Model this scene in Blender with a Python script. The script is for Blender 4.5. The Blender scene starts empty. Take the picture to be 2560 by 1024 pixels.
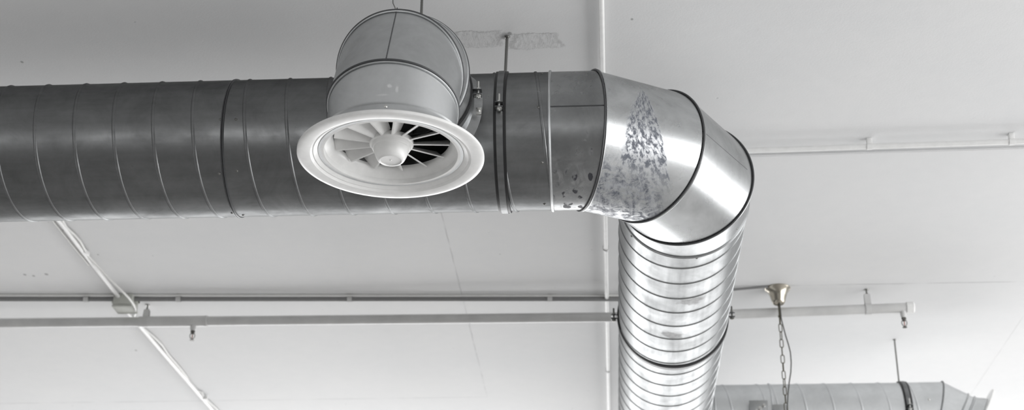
import bpy, bmesh, math, random
from mathutils import Vector, Matrix
random.seed(7)
PI = math.pi
SC = bpy.context.scene
COL = SC.collection

# ------------------------------------------------------------------ camera
EYE = Vector((0, 0, 1.6))
F_PX = 3750.0
_Y = Vector((265.0, 1788.0, F_PX)).normalized()          # world +Y seen by the camera (x right, y down, z forward)
_U = Vector((1, 0.008, 0)).cross(_Y).normalized()
if _U.y > 0: _U = -_U
_X = _Y.cross(_U)
cd = bpy.data.cameras.new('camera'); cam = bpy.data.objects.new('camera', cd); COL.objects.link(cam)
right = Vector((_X.x, _Y.x, _U.x)); down = Vector((_X.y, _Y.y, _U.y)); fwd = Vector((_X.z, _Y.z, _U.z))
M = Matrix((right, -down, -fwd)).transposed()
cam.matrix_world = Matrix.Translation(EYE) @ M.to_4x4()
cd.sensor_width = 36; cd.lens = 36 * F_PX / 2560
cd.clip_start = .05; cd.clip_end = 100
cd.dof.use_dof = True; cd.dof.focus_distance = 5.0; cd.dof.aperture_fstop = 3.2
SC.camera = cam

# ------------------------------------------------------------------ light and exposure
w = bpy.data.worlds.new('world'); SC.world = w; w.use_nodes = True
w.node_tree.nodes['Background'].inputs[0].default_value = (.9, .95, 1, 1)
w.node_tree.nodes['Background'].inputs[1].default_value = .25
def area(name, loc, direction, sx, sy, watts, col=(1, 1, 1)):
    l = bpy.data.lights.new(name, 'AREA'); l.shape = 'RECTANGLE'; l.size = sx; l.size_y = sy; l.energy = watts; l.color = col
    o = bpy.data.objects.new(name, l); COL.objects.link(o); o.location = loc
    o.rotation_euler = Vector(direction).to_track_quat('-Z', 'Y').to_euler()
    return o
area('daylight_far_windows', (-.2, 13.3, 2.55), (0, -1, 0), 10.6, 3.7, 1050)
area('daylight_side_windows', (7.1, 3.5, 2.55), (-1, 0, 0), 10.4, 3.7, 1150)
area('daylight_back_windows', (-4.0, -9.2, 2.9), (0, 1, 0), 6.0, .5, 240)
SC.view_settings.view_transform = 'Standard'; SC.view_settings.look = 'None'
SC.view_settings.gamma = 1; SC.view_settings.use_curve_mapping = False
SC.view_settings.exposure = -0.75
SC.cycles.use_denoising = True
SC.cycles.max_bounces = 10; SC.cycles.diffuse_bounces = 6; SC.cycles.glossy_bounces = 6
SC.cycles.sample_clamp_indirect = 6

# ------------------------------------------------------------------ pixel -> point in the place
def ray(px, py):
    return right * (px - 1280) + down * (py - 512) + fwd * F_PX
def at_z(px, py, z):
    r = ray(px, py); return EYE + r * ((z - EYE.z) / r.z)
def at_y(px, py, y):
    r = ray(px, py); return EYE + r * (y / r.y)
CZ = 1.6 + 2.987            # ceiling height
AZ = 1.6 + 2.54             # duct axis height
YM = 4.795                  # main duct axis
R1 = .25
X2 = .313                   # far-running duct axis
BX, BY, BZ, BR = -.645, 4.049, 1.6 + 2.565, .20   # branch

# ------------------------------------------------------------------ materials
def nodes(name):
    m = bpy.data.materials.new(name); m.use_nodes = True
    nt = m.node_tree; b = nt.nodes['Principled BSDF']
    return m, nt, b
def N(nt, t, **k):
    n = nt.nodes.new(t)
    for a, v in k.items(): setattr(n, a, v)
    return n
def ramp(nt, src, stops):
    r = N(nt, 'ShaderNodeValToRGB'); nt.links.new(src, r.inputs[0])
    e = r.color_ramp.elements
    while len(e) < len(stops): e.new(.5)
    for q, (p, c) in zip(e, stops):
        q.position = p; q.color = (c, c, c, 1) if not isinstance(c, tuple) else (*c, 1)
    return r.outputs[0]
def noise(nt, vec, scale, detail=4, rough=.55, mapscale=None, dist=0):
    if mapscale:
        mp = N(nt, 'ShaderNodeMapping'); mp.inputs['Scale'].default_value = mapscale
        nt.links.new(vec, mp.inputs[0]); vec = mp.outputs[0]
    n = N(nt, 'ShaderNodeTexNoise'); n.inputs['Scale'].default_value = scale
    n.inputs['Detail'].default_value = detail; n.inputs['Roughness'].default_value = rough
    n.inputs['Distortion'].default_value = dist
    nt.links.new(vec, n.inputs['Vector']); return n.outputs[0]
def mth(nt, op, a, b=None, c=None, clamp=False):
    n = N(nt, 'ShaderNodeMath', operation=op); n.use_clamp = clamp
    for i, v in enumerate((a, b, c)):
        if v is None: continue
        if isinstance(v, (int, float)): n.inputs[i].default_value = v
        else: nt.links.new(v, n.inputs[i])
    return n.outputs[0]
def mixc(nt, f, a, b):
    n = N(nt, 'ShaderNodeMix', data_type='RGBA')
    for i, v in ((0, f), (6, a), (7, b)):
        if isinstance(v, (int, float)): n.inputs[i].default_value = v if i == 0 else (v, v, v, 1)
        elif isinstance(v, tuple): n.inputs[i].default_value = (*v, 1)
        else: nt.links.new(v, n.inputs[i])
    return n.outputs[2]
def bump(nt, b, h, strength=.2, dist=.002):
    n = N(nt, 'ShaderNodeBump'); n.inputs['Strength'].default_value = strength; n.inputs['Distance'].default_value = dist
    nt.links.new(h, n.inputs['Height']); nt.links.new(n.outputs[0], b.inputs['Normal']); return n

def steel(name, base=.5, rough=.3, streak=(1, 14, 14), tint=(.97, .99, 1.0), stain=None, var=.30, edge=.75):
    """galvanised sheet: faint rolled streaks, cloudy zinc, optional shaped stain"""
    m, nt, b = nodes(name)
    tc = N(nt, 'ShaderNodeTexCoord').outputs['Object']
    n1 = noise(nt, tc, 2.2, 5, .6, streak)
    n2 = noise(nt, tc, 9, 4, .65)
    n3 = noise(nt, tc, 90, 2, .5)
    n4 = noise(nt, tc, 5, 6, .75, None, 1.2)
    s = mth(nt, 'ADD', mth(nt, 'MULTIPLY', n1, .42), mth(nt, 'ADD', mth(nt, 'MULTIPLY', n2, .28), mth(nt, 'MULTIPLY', n4, .3)))
    lo, hi = base * (1 - var), base * (1 + var)
    c = ramp(nt, s, [(.34, tuple(lo * t for t in tint)), (.66, tuple(hi * t for t in tint))])
    r = ramp(nt, s, [(.34, rough * 1.35), (.66, rough * .72)])
    b.inputs['Metallic'].default_value = 1
    b.inputs['Specular Tint'].default_value = (edge, edge, edge, 1)
    hgt = mth(nt, 'ADD', mth(nt, 'MULTIPLY', n2, .8), mth(nt, 'MULTIPLY', n3, .12))
    bump(nt, b, hgt, .18, .002)
    if stain:
        mask, dark = stain(nt, tc)
        c = mixc(nt, mask, c, dark)
        r = mixc(nt, mask, r, .62)
        nt.links.new(mth(nt, 'SUBTRACT', 1, mth(nt, 'MULTIPLY', mask, .75)), b.inputs['Metallic'])
    nt.links.new(c, b.inputs['Base Color']); nt.links.new(r, b.inputs['Roughness'])
    return m
def plain(name, col, rough=.5, metal=0, spec=None, nscale=30, nv=.04, bumpy=0):
    m, nt, b = nodes(name)
    tc = N(nt, 'ShaderNodeTexCoord').outputs['Object']
    n = noise(nt, tc, nscale, 3)
    c = ramp(nt, n, [(.3, tuple(x * (1 - nv) for x in col)), (.7, tuple(min(1, x * (1 + nv)) for x in col))])
    nt.links.new(c, b.inputs['Base Color'])
    b.inputs['Roughness'].default_value = rough; b.inputs['Metallic'].default_value = metal
    if spec is not None: b.inputs['Specular IOR Level'].default_value = spec
    if bumpy: bump(nt, b, n, bumpy, .003)
    return m

def sep(nt, tc):
    s = N(nt, 'ShaderNodeSeparateXYZ'); nt.links.new(tc, s.inputs[0]); return s.outputs
def step_in(nt, v, a, b):   # 0 below a, 1 above b
    n = N(nt, 'ShaderNodeMapRange'); n.interpolation_type = 'SMOOTHSTEP'
    nt.links.new(v, n.inputs[0]); n.inputs[1].default_value = a; n.inputs[2].default_value = b
    return n.outputs[0]

ELB = Vector((X2 - .5, YM + .5, AZ))          # bend centre; also the origin of the elbow object

def wedge_stain(nt, tc):
    """oily fan-shaped smear: apex up, spreading down, with drops and a wiped patch below (elbow object space, X and Z)"""
    o = sep(nt, tc)
    x, y, z = o[0], o[1], o[2]
    # apex near x=.325, z=+.13 ; base z=-.2
    t = mth(nt, 'DIVIDE', mth(nt, 'SUBTRACT', ST_ZA, z), ST_H)                # 0 at apex, 1 at base
    dx = mth(nt, 'SUBTRACT', x, ST_XA)
    wob = mth(nt, 'MULTIPLY', mth(nt, 'SUBTRACT', noise(nt, tc, 30, 4), .5), .03)
    rt = mth(nt, 'MULTIPLY', mth(nt, 'POWER', mth(nt, 'MAXIMUM', t, 0), .6), ST_R)
    lt = mth(nt, 'MULTIPLY', mth(nt, 'POWER', mth(nt, 'MAXIMUM', t, 0), .8), -ST_L)
    mr = step_in(nt, mth(nt, 'SUBTRACT', mth(nt, 'SUBTRACT', rt, dx), mth(nt, 'MULTIPLY', wob, .3)), 0, .006)
    ml = step_in(nt, mth(nt, 'ADD', mth(nt, 'SUBTRACT', dx, lt), wob), 0, .02)
    top = step_in(nt, t, 0, .03)
    bot = mth(nt, 'SUBTRACT', 1, step_in(nt, mth(nt, 'ADD', t, mth(nt, 'MULTIPLY', wob, 6)), .82, 1.12))
    fan = mth(nt, 'MULTIPLY', mth(nt, 'MULTIPLY', mr, ml), mth(nt, 'MULTIPLY', top, bot))
    # streaks radiate from the apex: use dx/t as the stripe coordinate
    stripe = mth(nt, 'DIVIDE', dx, mth(nt, 'ADD', mth(nt, 'MAXIMUM', t, 0), .12))
    cv = N(nt, 'ShaderNodeCombineXYZ'); nt.links.new(mth(nt, 'MULTIPLY', stripe, 28), cv.inputs[0]); nt.links.new(mth(nt, 'MULTIPLY', t, 8), cv.inputs[1])
    ns = noise(nt, cv.outputs[0], 1.7, 8, .72, dist=.25)
    blot = step_in(nt, ns, .47, .53)
    edge = mth(nt, 'SUBTRACT', 1, step_in(nt, mth(nt, 'ABSOLUTE', mth(nt, 'SUBTRACT', ns, .46)), .0, .02))
    body = mth(nt, 'ADD', mth(nt, 'MULTIPLY', blot, .62), mth(nt, 'MULTIPLY', edge, .45))
    fanm = mth(nt, 'MULTIPLY', fan, mth(nt, 'ADD', body, .30))
    # wiped patch along the underside
    pz = mth(nt, 'SUBTRACT', 1, step_in(nt, mth(nt, 'ADD', z, mth(nt, 'MULTIPLY', wob, 1.6)), -.215, -.115))
    px = mth(nt, 'SUBTRACT', 1, step_in(nt, x, .36, .44))
    nw = noise(nt, tc, 26, 9, .74, (1.0, 1.0, 2.2), .9)
    lower = mth(nt, 'MULTIPLY', mth(nt, 'MULTIPLY', pz, px), step_in(nt, nw, .38, .60))
    lower = mth(nt, 'MULTIPLY', lower, 1.0)
    mask = mth(nt, 'MAXIMUM', fanm, lower, clamp=True)
    dark = ramp(nt, ns, [(.42, (.36, .37, .39)), (.58, (.09, .10, .125))])
    return mask, dark
def drop_stain(nt, tc):
    """dark drops and a scuffed corner on the short collar"""
    o = sep(nt, tc); x, y, z = o[0], o[1], o[2]
    lim = mth(nt, 'ADD', mth(nt, 'MULTIPLY', x, 1.5), -.26)                    # diagonal upper limit
    reg = step_in(nt, mth(nt, 'SUBTRACT', lim, z), -.02, .05)
    v = N(nt, 'ShaderNodeTexVoronoi'); v.inputs['Scale'].default_value = 25
    mp = N(nt, 'ShaderNodeMapping'); mp.inputs['Scale'].default_value = (1.4, .8, .55); mp.inputs['Rotation'].default_value = (0, .45, 0)
    nt.links.new(tc, mp.inputs[0]); nt.links.new(mp.outputs[0], v.inputs['Vector'])
    wob = noise(nt, tc, 45, 3)
    d = mth(nt, 'ADD', v.outputs['Distance'], mth(nt, 'MULTIPLY', wob, .35))
    big = noise(nt, tc, 13, 3)
    drops = mth(nt, 'MULTIPLY', mth(nt, 'SUBTRACT', 1, step_in(nt, d, .50, .56)), step_in(nt, big, .42, .50))
    nw = noise(nt, tc, 20, 7, .7, (1, 1, 1.3), 1.2)
    scuff = mth(nt, 'MULTIPLY', step_in(nt, nw, .5, .6), mth(nt, 'SUBTRACT', 1, step_in(nt, z, -.22, -.13)))
    mask = mth(nt, 'MAXIMUM', mth(nt, 'MULTIPLY', mth(nt, 'MULTIPLY', drops, reg), .95), mth(nt, 'MULTIPLY', scuff, .5), clamp=True)
    dark = mixc(nt, drops, .36, (.05, .05, .06))
    return mask, dark
def smear_patches(spots, tone=(.25, .42)):
    def f(nt, tc):
        tot = None
        for (c, rx, ry, rz, amt) in spots:
            mp = N(nt, 'ShaderNodeMapping'); mp.vector_type = 'POINT'
            mp.inputs['Location'].default_value = [-c[0] / rx, -c[1] / ry, -c[2] / rz]
            mp.inputs['Scale'].default_value = [1 / rx, 1 / ry, 1 / rz]
            nt.links.new(tc, mp.inputs[0])
            l = N(nt, 'ShaderNodeVectorMath', operation='LENGTH'); nt.links.new(mp.outputs[0], l.inputs[0])
            e = mth(nt, 'ADD', l.outputs['Value'], mth(nt, 'MULTIPLY', mth(nt, 'SUBTRACT', noise(nt, tc, 38, 5, .7), .5), 2.2))
            s = mth(nt, 'MULTIPLY', mth(nt, 'SUBTRACT', 1, step_in(nt, e, .55, .95)), amt)
            tot = s if tot is None else mth(nt, 'MAXIMUM', tot, s)
        return tot, ramp(nt, noise(nt, tc, 60, 3), [(.35, tone[0]), (.65, tone[1])])
    return f

# where the fan smear sits, in elbow-object space
ST_XA, ST_ZA, ST_H, ST_R, ST_L = .325, .135, .34, .105, .095

MAT = {}
MAT['steel_dark'] = steel('darkened_galvanised_steel', .23, .36, (.6, 5, 5), edge=.45)  # base lowered so the colour carries the dim room this duct reflects
MAT['steel'] = steel('galvanised_steel', .46, .30, (2.5, .8, 2.5))
MAT['steel_far'] = steel('spiral_duct_steel', .40, .36, (9, .6, 9), var=.22, edge=.55)
MAT['steel_branch'] = steel('matte_galvanised_steel', .60, .36, (1.5, 1.5, 1.5), var=.16)
MAT['steel_back'] = steel('far_duct_steel', .72, .42, (1.5, 1.5, 1.5), var=.12)
MAT['band'] = steel('clamp_band_steel', .22, .38)
MAT['saddle'] = steel('saddle_steel', .38, .34)
MAT['bolt'] = plain('zinc_bolt', (.68, .68, .66), .25, 1)
MAT['rubber'] = plain('black_rubber', (.012, .012, .013), .5)
MAT['seal'] = plain('dark_joint_sealant', (.06, .062, .065), .4)
MAT['white'] = plain('white_enamel', (.86, .86, .85), .28, 0)
MAT['pipe'] = plain('white_painted_pipe', (.78, .78, .77), .42)
MAT['pipe_grey'] = plain('grey_painted_pipe', (.24, .24, .24), .45)
MAT['sprpipe'] = plain('offwhite_painted_steel_pipe', (.57, .57, .565), .38, nscale=8, nv=.08)
MAT['box'] = plain('greenish_grey_plastic', (.52, .53, .49), .5)
MAT['cable'] = plain('white_cable_sheath', (.72, .72, .70), .45)
MAT['brass'] = plain('brushed_nickel', (.42, .39, .33), .25, 1)
MAT['chain'] = plain('antique_chain_metal', (.13, .12, .09), .4, 1)
MAT['cord'] = plain('dark_flex', (.06, .06, .055), .45)
MAT['chrome'] = plain('sprinkler_metal', (.14, .135, .125), .5, .4)
MAT['bulb'] = plain('red_glass_bulb', (.42, .22, .19), .15)
MAT['rod'] = plain('zinc_threaded_rod', (.22, .22, .21), .4, 1)
MAT['floor'] = plain('grey_timber_floor', (.40, .395, .39), .45, nscale=3, nv=.25)
MAT['wall'] = plain('grey_plaster_wall', (.78, .78, .78), .9, nscale=3)
MAT['frame'] = plain('white_window_frame', (.5, .5, .5), .5)

def ceiling_mat():
    m, nt, b = nodes('painted_concrete_ceiling')
    tc = N(nt, 'ShaderNodeTexCoord').outputs['Object']
    o = sep(nt, tc); x, y = o[0], o[1]
    big = noise(nt, tc, .9, 4, .6); fine = noise(nt, tc, 120, 3, .6); mid = noise(nt, tc, 14, 5, .6)
    s = mth(nt, 'ADD', mth(nt, 'MULTIPLY', big, .7), mth(nt, 'MULTIPLY', mid, .3))
    c = ramp(nt, s, [(.35, (.69, .695, .70)), (.65, (.73, .73, .73))])
    # pits and specks
    v = N(nt, 'ShaderNodeTexVoronoi'); v.inputs['Scale'].default_value = 6.5; nt.links.new(tc, v.inputs['Vector'])
    big2 = step_in(nt, noise(nt, tc, 3.1, 2), .50, .56)
    pit = mth(nt, 'MULTIPLY', mth(nt, 'SUBTRACT', 1, step_in(nt, v.outputs['Distance'], .022, .045)), big2)
    # plank joints between the ceiling slabs
    def line(v_, at, half, lo_other, hi_other, other):
        wv = mth(nt, 'ADD', mth(nt, 'SUBTRACT', v_, at), mth(nt, 'MULTIPLY', mth(nt, 'SUBTRACT', mid, .5), .006))
        l = mth(nt, 'SUBTRACT', 1, step_in(nt, mth(nt, 'ABSOLUTE', wv), half * .4, half))
        g = mth(nt, 'MULTIPLY', mth(nt, 'GREATER_THAN', other, lo_other), mth(nt, 'LESS_THAN', other, hi_other))
        return mth(nt, 'MULTIPLY', l, g)
    L = [line(x, -.757, .0035, 5.0, 9.07, y), mth(nt, 'MULTIPLY', line(x, 2.27, .004, 5, 12, y), .4),
         line(y, 9.07, .006, -9, -.757, x), line(y, 7.30, .007, .2, 6, x)]
    lines = L[0]
    for q in L[1:]: lines = mth(nt, 'MAXIMUM', lines, q)
    lines = mth(nt, 'MULTIPLY', lines, step_in(nt, noise(nt, tc, 5, 4), .30, .6))
    # trowelled plaster repair beside the hanger rod
    wob = mth(nt, 'MULTIPLY', mth(nt, 'SUBTRACT', noise(nt, tc, 9, 6, .75), .5), .13)
    wob2 = mth(nt, 'MULTIPLY', mth(nt, 'SUBTRACT', noise(nt, tc, 14, 6, .8), .5), .06)
    def inside(v_, a, b_, e, wb):
        vv = mth(nt, 'ADD', v_, wb)
        return mth(nt, 'MULTIPLY', step_in(nt, vv, a - e, a + e), mth(nt, 'SUBTRACT', 1, step_in(nt, vv, b_ - e, b_ + e)))
    patch = None
    for (ax0, ay0, ax1, ay1) in ((1130, 80, 1252, 116), (1286, 86, 1400, 119)):
        p0, p1 = at_z(ax0, ay0, CZ), at_z(ax1, ay1, CZ)
        q_ = mth(nt, 'MULTIPLY', inside(x, p0.x, p1.x, .02, wob), inside(y, p0.y, p1.y, .007, wob2))
        patch = q_ if patch is None else mth(nt, 'MAXIMUM', patch, q_)
    rough = noise(nt, tc, 60, 6, .75, (1.6, .5, 1))
    edge = mth(nt, 'MULTIPLY', patch, mth(nt, 'SUBTRACT', 1, patch))
    # drilled holes and scuffs
    holes = None
    for (px, py, r) in ((62, 686, .011), (84, 689, .010), (116, 685, .013), (1262, 90, .022), (1274, 84, .012), (245, 636, .006), (340, 875, .01), (1580, 48, .007), (160, 575, .01), (55, 155, .008)):
        p = at_z(px, py, CZ)
        dd = mth(nt, 'SQRT', mth(nt, 'ADD', mth(nt, 'POWER', mth(nt, 'SUBTRACT', x, p.x), 2), mth(nt, 'POWER', mth(nt, 'MULTIPLY', mth(nt, 'SUBTRACT', y, p.y), .7), 2)))
        h = mth(nt, 'SUBTRACT', 1, step_in(nt, dd, r * .4, r))
        holes = h if holes is None else mth(nt, 'MAXIMUM', holes, h)
    c = mixc(nt, mth(nt, 'MULTIPLY', lines, .34), c, .25)
    c = mixc(nt, mth(nt, 'MULTIPLY', pit, .35), c, .22)
    c = mixc(nt, mth(nt, 'MULTIPLY', holes, .6), c, .15)
    c = mixc(nt, mth(nt, 'MULTIPLY', patch, mth(nt, 'MULTIPLY', step_in(nt, rough, .4, .7), .38)), c, .30)
    c = mixc(nt, mth(nt, 'MULTIPLY', edge, 1.2), c, .26)
    nt.links.new(c, b.inputs['Base Color']); b.inputs['Roughness'].default_value = .85
    h = mth(nt, 'ADD', mth(nt, 'MULTIPLY', fine, .25), mth(nt, 'MULTIPLY', mid, .25))
    h = mth(nt, 'ADD', h, mth(nt, 'MULTIPLY', mth(nt, 'MULTIPLY', patch, rough), 3.2))
    h = mth(nt, 'SUBTRACT', h, mth(nt, 'MULTIPLY', pit, 1.0))
    h = mth(nt, 'SUBTRACT', h, mth(nt, 'MULTIPLY', lines, 2.0))
    bump(nt, b, h, .5, .003)
    return m
MAT['ceiling'] = ceiling_mat()

# ------------------------------------------------------------------ mesh helpers
ORG = {}
def link(name, bm, mat, parent=None, origin=None, smooth=True, angle=35):
    bmesh.ops.recalc_face_normals(bm, faces=bm.faces[:])
    me = bpy.data.meshes.new(name)
    top = parent
    base = Vector((0, 0, 0))
    if parent is not None: base = ORG[parent.name]
    elif origin is not None: base = Vector(origin)
    bmesh.ops.translate(bm, verts=bm.verts[:], vec=-base)
    bm.to_mesh(me); bm.free()
    if smooth:
        for p in me.polygons: p.use_smooth = True
        me.set_sharp_from_angle(angle=math.radians(angle))
    me.materials.append(MAT[mat] if isinstance(mat, str) else mat)
    o = bpy.data.objects.new(name, me); COL.objects.link(o)
    if parent is not None: o.parent = parent
    else: o.location = base
    ORG[o.name] = base
    return o
def tag(o, label=None, cat=None, group=None, kind=None):
    if label: o['label'] = label
    if cat: o['category'] = cat
    if group: o['group'] = group
    if kind: o['kind'] = kind
    return o
def thing(name, loc, label, cat, group=None):
    e = bpy.data.objects.new(name, None); e.empty_display_size = .05; COL.objects.link(e); e.location = loc
    ORG[e.name] = Vector(loc); return tag(e, label, cat, group)
def copy_tree(o, parent=None):
    c = o.copy(); COL.objects.link(c)
    if parent is not None:
        c.parent = parent
    ORG[c.name] = ORG[o.name].copy()
    for ch in [k for k in bpy.data.objects if k.parent == o]: copy_tree(ch, c)
    return c
def frame_of(d):
    d = Vector(d).normalized()
    z = Vector((0, 0, 1)) if abs(d.z) < .95 else Vector((1, 0, 0))
    a = (z - d * z.dot(d)).normalized(); b = d.cross(a)
    return d, a, b
def add_box(bm, c, size, rot=None, bev=.0):
    r = bmesh.ops.create_cube(bm, size=1); vs = r['verts']
    bmesh.ops.scale(bm, vec=size, verts=vs)
    if bev:
        es = list({e for v in vs for e in v.link_edges})
        g = bmesh.ops.bevel(bm, geom=es, offset=bev, segments=2, affect='EDGES', profile=.5)
        vs = list({v for f in g['faces'] for v in f.verts} | {v for v in vs if v.is_valid})
        # bevel output may miss untouched verts: gather the connected island
        seen = set(vs); st = list(vs)
        while st:
            v = st.pop()
            for e in v.link_edges:
                o = e.other_vert(v)
                if o not in seen: seen.add(o); st.append(o)
        vs = list(seen)
    if rot is not None: bmesh.ops.rotate(bm, verts=vs, cent=(0, 0, 0), matrix=rot)
    bmesh.ops.translate(bm, verts=vs, vec=Vector(c))
def add_tube(bm, pts, r, seg=16, closed=False, cap=True, radii=None):
    pts = [Vector(p) for p in pts]; n = len(pts); rings = []
    up = None
    for i, p in enumerate(pts):
        if closed: t = pts[(i + 1) % n] - pts[i - 1]
        else: t = pts[min(i + 1, n - 1)] - pts[max(i - 1, 0)]
        t.normalize()
        if up is None:
            _, up, _ = frame_of(t)
        up = (up - t * up.dot(t)).normalized(); s = t.cross(up)
        rr = radii[i] if radii else r
        rings.append([bm.verts.new(p + (up * math.cos(2 * PI * k / seg) + s * math.sin(2 * PI * k / seg)) * rr) for k in range(seg)])
    m = n if closed else n - 1
    for i in range(m):
        a, b = rings[i], rings[(i + 1) % n]
        off = 0
        if closed and i == n - 1:   # find the best twist
            off = min(range(seg), key=lambda q: (a[0].co - b[q].co).length)
        for k in range(seg):
            bm.faces.new((a[k], a[(k + 1) % seg], b[(k + 1 + off) % seg], b[(k + off) % seg]))
    if cap and not closed:
        bm.faces.new(rings[0][::-1]); bm.faces.new(rings[-1])
def add_lathe(bm, prof, c, d, seg=48, close=False):
    """prof: list of (radius, height along d)"""
    c = Vector(c); d, a, b = frame_of(d); rings = []
    for r, h in prof:
        if r < 1e-6: rings.append([bm.verts.new(c + d * h)])
        else: rings.append([bm.verts.new(c + d * h + (a * math.cos(2 * PI * k / seg) + b * math.sin(2 * PI * k / seg)) * r) for k in range(seg)])
    pr = list(zip(rings, rings[1:])) + ([(rings[-1], rings[0])] if close else [])
    for A, B in pr:
        for k in range(seg):
            k2 = (k + 1) % seg
            if len(A) == 1 and len(B) == 1: continue
            if len(A) == 1: bm.faces.new((A[0], B[k], B[k2]))
            elif len(B) == 1: bm.faces.new((A[k], A[k2], B[0]))
            else: bm.faces.new((A[k], A[k2], B[k2], B[k]))
def hexhead(bm, c, d, r, h):
    add_lathe(bm, [(0, 0), (r, 0), (r, h * .85), (r * .86, h), (0, h)], c, d, 6)
def dome(bm, c, d, r):
    add_lathe(bm, [(r * 1.25, -.001), (r * 1.25, .0008), (r, .0012), (r * .85, r * .5), (r * .5, r * .75), (0, r * .85)], c, d, 14)

def spiral(bm, p0, d, s0, s1, r, pitch, phase, seg=120, ridge=.0036, wid=.0062, rounded=True):
    """thin sheet tube with a right-handed lock-seam ridge; s measured along d from p0"""
    p0 = Vector(p0); d = Vector(d).normalized(); z = Vector((0, 0, 1)); q = d.cross(z)
    prof = [(-wid * 2.2, 0), (-wid * 1.5, 0), (-wid, ridge * .1), (-wid * .75, ridge), (wid * .55, ridge), (wid * .8, ridge * .1), (wid * 1.5, 0), (wid * 2.2, 0)]
    if rounded: prof = [(-wid * 1.5, 0), (-wid, 0), (-wid * .6, ridge * .72), (0, ridge), (wid * .6, ridge * .72), (wid, 0), (wid * 1.5, 0)]
    k0 = int(math.floor((s0 - phase) / pitch)) - 2; k1 = int(math.ceil((s1 - phase) / pitch)) + 1
    rows = []
    for k in range(k0, k1 + 1):
        for (o, h) in prof: rows.append((phase + k * pitch + o, h))
        rows.append((phase + (k + .5) * pitch, 0))
    grid = []
    for (s, h) in rows:
        row = []
        for j in range(seg + 1):
            th = 2 * PI * j / seg
            row.append(bm.verts.new(p0 + d * (s + pitch * j / seg) + (z * math.cos(th) + q * math.sin(th)) * (r + h)))
        grid.append(row)
    for a, b in zip(grid, grid[1:]):
        for j in range(seg): bm.faces.new((a[j], a[j + 1], b[j + 1], b[j]))
    bmesh.ops.remove_doubles(bm, verts=bm.verts[:], dist=1e-5)
    for (s, sg) in ((s0, -1), (s1, 1)):
        g = bm.verts[:] + bm.edges[:] + bm.faces[:]
        bmesh.ops.bisect_plane(bm, geom=g, plane_co=p0 + d * s, plane_no=d * sg, clear_outer=True)
def cut_ring(c, ax, n, r, seg=128, skew=0):
    """where a cylinder through c along ax (radius r) meets the plane with normal n through c"""
    c = Vector(c); ax = Vector(ax).normalized(); n = Vector(n).normalized()
    a = ax.cross(n)
    a = a.normalized() if a.length > 1e-4 else frame_of(ax)[1]
    b = ax.cross(a); out = []
    for k in range(seg):
        t = 2 * PI * k / seg
        q = (a * math.cos(t) + b * math.sin(t)) * r
        out.append(c + q + ax * (-(q.dot(n)) / ax.dot(n)))
    return out
def gore(bm, c0, n0, c1, n1, r, seg=128, thick=.0012):
    """one straight segment of a mitred elbow"""
    ax = (Vector(c1) - Vector(c0)).normalized()
    n0 = Vector(n0).normalized(); n1 = Vector(n1).normalized()
    ref = n0 if n0.cross(ax).length > 1e-3 else n1
    a = ax.cross(ref).normalized(); b = ax.cross(a)
    def rg(c, n, rr):
        o = []
        for k in range(seg):
            t = 2 * PI * k / seg; q = (a * math.cos(t) + b * math.sin(t)) * rr
            o.append(bm.verts.new(Vector(c) + q + ax * (-(q.dot(n)) / ax.dot(n))))
        return o
    A, B, C, D = rg(c0, n0, r), rg(c1, n1, r), rg(c1, n1, r - thick), rg(c0, n0, r - thick)
    for P, Q in ((A, B), (B, C), (C, D), (D, A)):
        for k in range(seg): bm.faces.new((P[k], P[(k + 1) % seg], Q[(k + 1) % seg], Q[k]))
def hit_cyl(px, py, c, ax, r):
    """first point where the sight line through a pixel meets a cylinder"""
    D = ray(px, py).normalized(); c = Vector(c); ax = Vector(ax).normalized()
    o = EYE - c; o = o - ax * o.dot(ax); d = D - ax * D.dot(ax)
    A = d.dot(d); B = 2 * o.dot(d); Cc = o.dot(o) - r * r; q = B * B - 4 * A * Cc
    if q < 0: q = 0
    t = (-B - math.sqrt(q)) / (2 * A); p = EYE + D * t
    v = p - c; nrm = (v - ax * v.dot(ax)).normalized()
    return p, nrm
def add_screw(parent, px, py, c, ax, r, size=.0042):
    p, n = hit_cyl(px, py, c, ax, r); bm = bmesh.new(); dome(bm, p, n, size)
    return link('screw', bm, 'rod', parent)
def lock_seam(parent, a, b, c, ax, r, name='lengthwise_seam', rr=.0022, mat='seal'):
    p, n1 = hit_cyl(*a, c, ax, r); q, n2 = hit_cyl(*b, c, ax, r)
    axv = Vector(ax).normalized()
    q = p + axv * (q - p).dot(axv)      # keep it parallel to the axis
    bm = bmesh.new(); add_tube(bm, [p, q], rr, 8); return link(name, bm, mat, parent)

# ------------------------------------------------------------------ the room
def slab(name, c, size, mat):
    bm = bmesh.new(); add_box(bm, (0, 0, 0), size)
    o = link(name, bm, mat, smooth=False); o.location = c; o['kind'] = 'structure'; return o
def wall_with_hole(name, c, size, hole, axis, mat):
    """wall box with one rectangular opening; hole=(a0,a1,z0,z1) along its run"""
    bm = bmesh.new(); a0, a1, z0, z1 = hole
    run = size[0] if axis == 'x' else size[1]; th = size[1] if axis == 'x' else size[0]; H = size[2]
    cc = c[0] if axis == 'x' else c[1]; lo, hi = cc - run / 2, cc + run / 2
    for (u0, u1, v0, v1) in ((lo, a0, 0, H), (a1, hi, 0, H), (a0, a1, 0, z0), (a0, a1, z1, H)):
        if u1 - u0 < 1e-4 or v1 - v0 < 1e-4: continue
        if axis == 'x': add_box(bm, ((u0 + u1) / 2, c[1], (v0 + v1) / 2), (u1 - u0, th, v1 - v0))
        else: add_box(bm, (c[0], (u0 + u1) / 2, (v0 + v1) / 2), (th, u1 - u0, v1 - v0))
    o = link(name, bm, mat, smooth=False); o['kind'] = 'structure'; return o
slab('floor', (-1, 2, -.1), (16.6, 22.6, .2), 'floor')
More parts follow.
